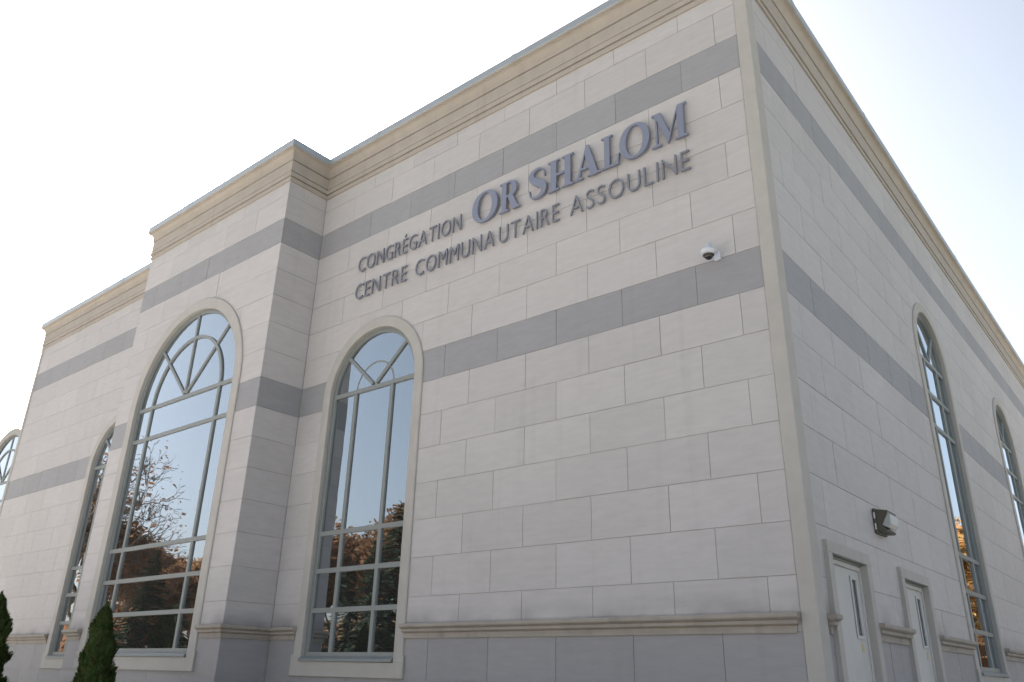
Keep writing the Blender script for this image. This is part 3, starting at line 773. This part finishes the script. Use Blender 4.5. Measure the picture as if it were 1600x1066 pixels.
trees = [   # kind, mesh, x and y in metres, height, label
    ('spruce_tree', T_PI, -38.6, -14.6, 5.7, 'low dark spruce reflected at the bottom left of the bay window'),
    ('spruce_tree', T_PI, -32.9, -23.4, 8.7, 'middle-sized dark spruce reflected in the middle of the right arched window'),
    ('spruce_tree', T_PI, -37.6, -16.4, 5.6, 'low dark spruce reflected at the bottom right of the bay window'),
    ('bare_tree', T_BA, -52.6, -17.6, 15.2, 'tall nearly bare tree with spreading boughs, reflected at the left of the bay window'),
    ('bare_tree', T_RU, -48.2, -17.6, 9.8, 'thinning rust-leaved tree reflected behind the bay window mullion'),
    ('spruce_tree', T_PI, -41.9, -16.8, 7.7, 'dark spruce reflected low in the middle of the bay window'),
    ('maple_tree', T_OR, -62.7, -28.9, 11.3, 'broad russet maple just right of the spruce in the bay window reflection'),
    ('maple_tree', T_OR, -54.6, -27.0, 9.3, 'russet maple at the right edge of the bay window reflection'),
    ('bare_tree', T_BA, -43.8, -11.1, 14.8, 'bare tall tree reflected up in the narrow window left of the bay'),
    ('maple_tree', T_OR, -52.7, -15.9, 12.3, 'russet maple reflected in the narrow window left of the bay'),
    ('maple_tree', T_RU, -45.4, -28.6, 12.3, 'rust-leaved tree reflected at the left edge of the right arched window'),
    ('maple_tree', T_RU, -47.1, -32.9, 10.2, 'low rust-leaved tree in the middle of the right arched window reflection'),
    ('maple_tree', T_OR, -41.0, -30.8, 12.7, 'russet maple reflected on the right of the right arched window'),
    ('spruce_tree', T_PI, -34.5, -26.1, 11.2, 'tall dark spruce reflected at the right edge of the right arched window'),
    ('spruce_tree', T_PI, -36.1, -24.2, 7.8, 'short dark spruce in front of the maples across the lot'),
    ('maple_tree', T_OR, -37.2, -34.7, 12.4, 'round russet maple across the lot, right of the tall spruce'),
    ('maple_tree', T_OR, -32.3, -38.9, 12.6, 'russet maple farthest right across the front lot'),
]
for i, (nm, ms, x, y, h, lab) in enumerate(trees):
    plant_tree(nm, ms, x, y, h/(max(v.co.z for v in (ms[1] or ms[0]).vertices)), i*1.7, lab, 'tree', GT)
GS = 'trees behind the side parking lot'
side = [(T_YE, 'maple_tree', 7.0, 34, .85, 'golden-orange tree nearest the side wall of the hall'), (T_OR, 'maple_tree', 10.5, 45, .95, 'russet tree second from the side wall of the hall'), (T_RU, 'maple_tree', 17.5, 40, .85, 'rust-leaved tree beside the side lot'),
        (T_OR, 'maple_tree', 15.5, 58, 1.05, 'tall orange tree at the far end of the side lot'), (T_YE, 'maple_tree', 6.5, 60, 1.0, 'broad yellow tree far behind the hall'), (T_PI, 'spruce_tree', 22.5, 52, .8, 'dark spruce at the end of the side lot'),
        (T_BA, 'bare_tree', 26.0, 30, .85, 'bare tree at the outer edge of the side lot')]
for i, (ms, nm, x, y, sc_, lab) in enumerate(side): plant_tree(nm, ms, x, y, sc_, i*2.1+.4, lab, 'tree', GS)
# a continuous far wood closes the horizon
random.seed(99); qs = []
for i in range(26000):
    a = random.uniform(0, 2*math.pi)
    if 0.66*math.pi < a < 0.9*math.pi and False: continue
    rr_ = random.uniform(95, 125); hh = (6.5+2.2*math.sin(a*9)+1.5*math.sin(a*23+1))*random.random()**0.6
    c = Vector((math.cos(a)*rr_, math.sin(a)*rr_, hh)); u = rv(); qs.append((c, u*0.8, u.orthogonal().normalized()*0.8))
o = bpy.data.objects.new('woodland', quads_mesh('woodland', qs, LF_RUST)); link(o); tag(o, 'low band of autumn woodland closing the horizon', 'woodland', kind='stuff')

# ------------------------------------------------------------------ columnar cedars by the bay
def cedar(h, w, n, seed):
    random.seed(seed); vs, fs = [], []; tube(vs, fs, Vector((0, 0, -.05)), Vector((0, 0, h*0.9)), 0.05, 0.01)
    qs = []
    lob = [(random.uniform(0, 6.28), random.uniform(0.05, .95), random.uniform(0.22, 0.6)) for _ in range(90)]
    for i in range(n):
        t = random.random()**1.15; a = random.uniform(0, 6.28); R_ = w*(1-t)**0.60*(0.55+0.45*min(1, t*5+0.4))+0.035*(1 if t < 0.985 else 0.5)
        k = 1.0
        for la, lt, ls in lob:
            da = abs((a-la+math.pi) % (2*math.pi)-math.pi)
            if da < 0.6 and abs(t-lt) < 0.07: k += ls*(1-da/0.6)*(1-abs(t-lt)/0.07)
        rr2 = R_*k*0.70*random.uniform(0.45, 1.0)**0.35
        c = Vector((math.cos(a)*rr2, math.sin(a)*rr2, t*h)); out = Vector((math.cos(a), math.sin(a), 0))
        up = (Vector((0, 0, 1))+out*random.uniform(0.1, 0.8)+rv()*0.35).normalized(); sd = (up.cross(out)+rv()*0.5).normalized()
        s = random.uniform(0.5, 1.1); qs.append((c, sd*0.020*s, up*0.062*s))
    for i in range(60):
        qs.append((Vector((random.uniform(-.02, .02), random.uniform(-.02, .02), h*random.uniform(0.96, 1.035))), rv()*0.012, Vector((0, 0, 0.05))))
    tm = bpy.data.meshes.new('trunk'); tm.from_pydata(vs, [], fs); tm.materials.append(BARK)
    return tm, quads_mesh('crown', qs, LF_CEDAR)
for i, (x, y, ztop, w, lab) in enumerate(((-17.95, -4.5, -14.42, 0.73, 'dark green columnar cedar in front of the big bay window'), (-25.75, -4.5, -13.80, 0.9, 'dark green columnar cedar cut off by the left edge of the photo'))):
    h = (ztop+19)*U; ms = cedar(h, w*U*1.15, 17000, 40+i)
    p_ = W(x, y, -19); plant_tree('cedar_shrub', ms, p_.x, p_.y, 1, 0, lab, 'shrub', 'columnar cedars by the bay', z=-0.0)
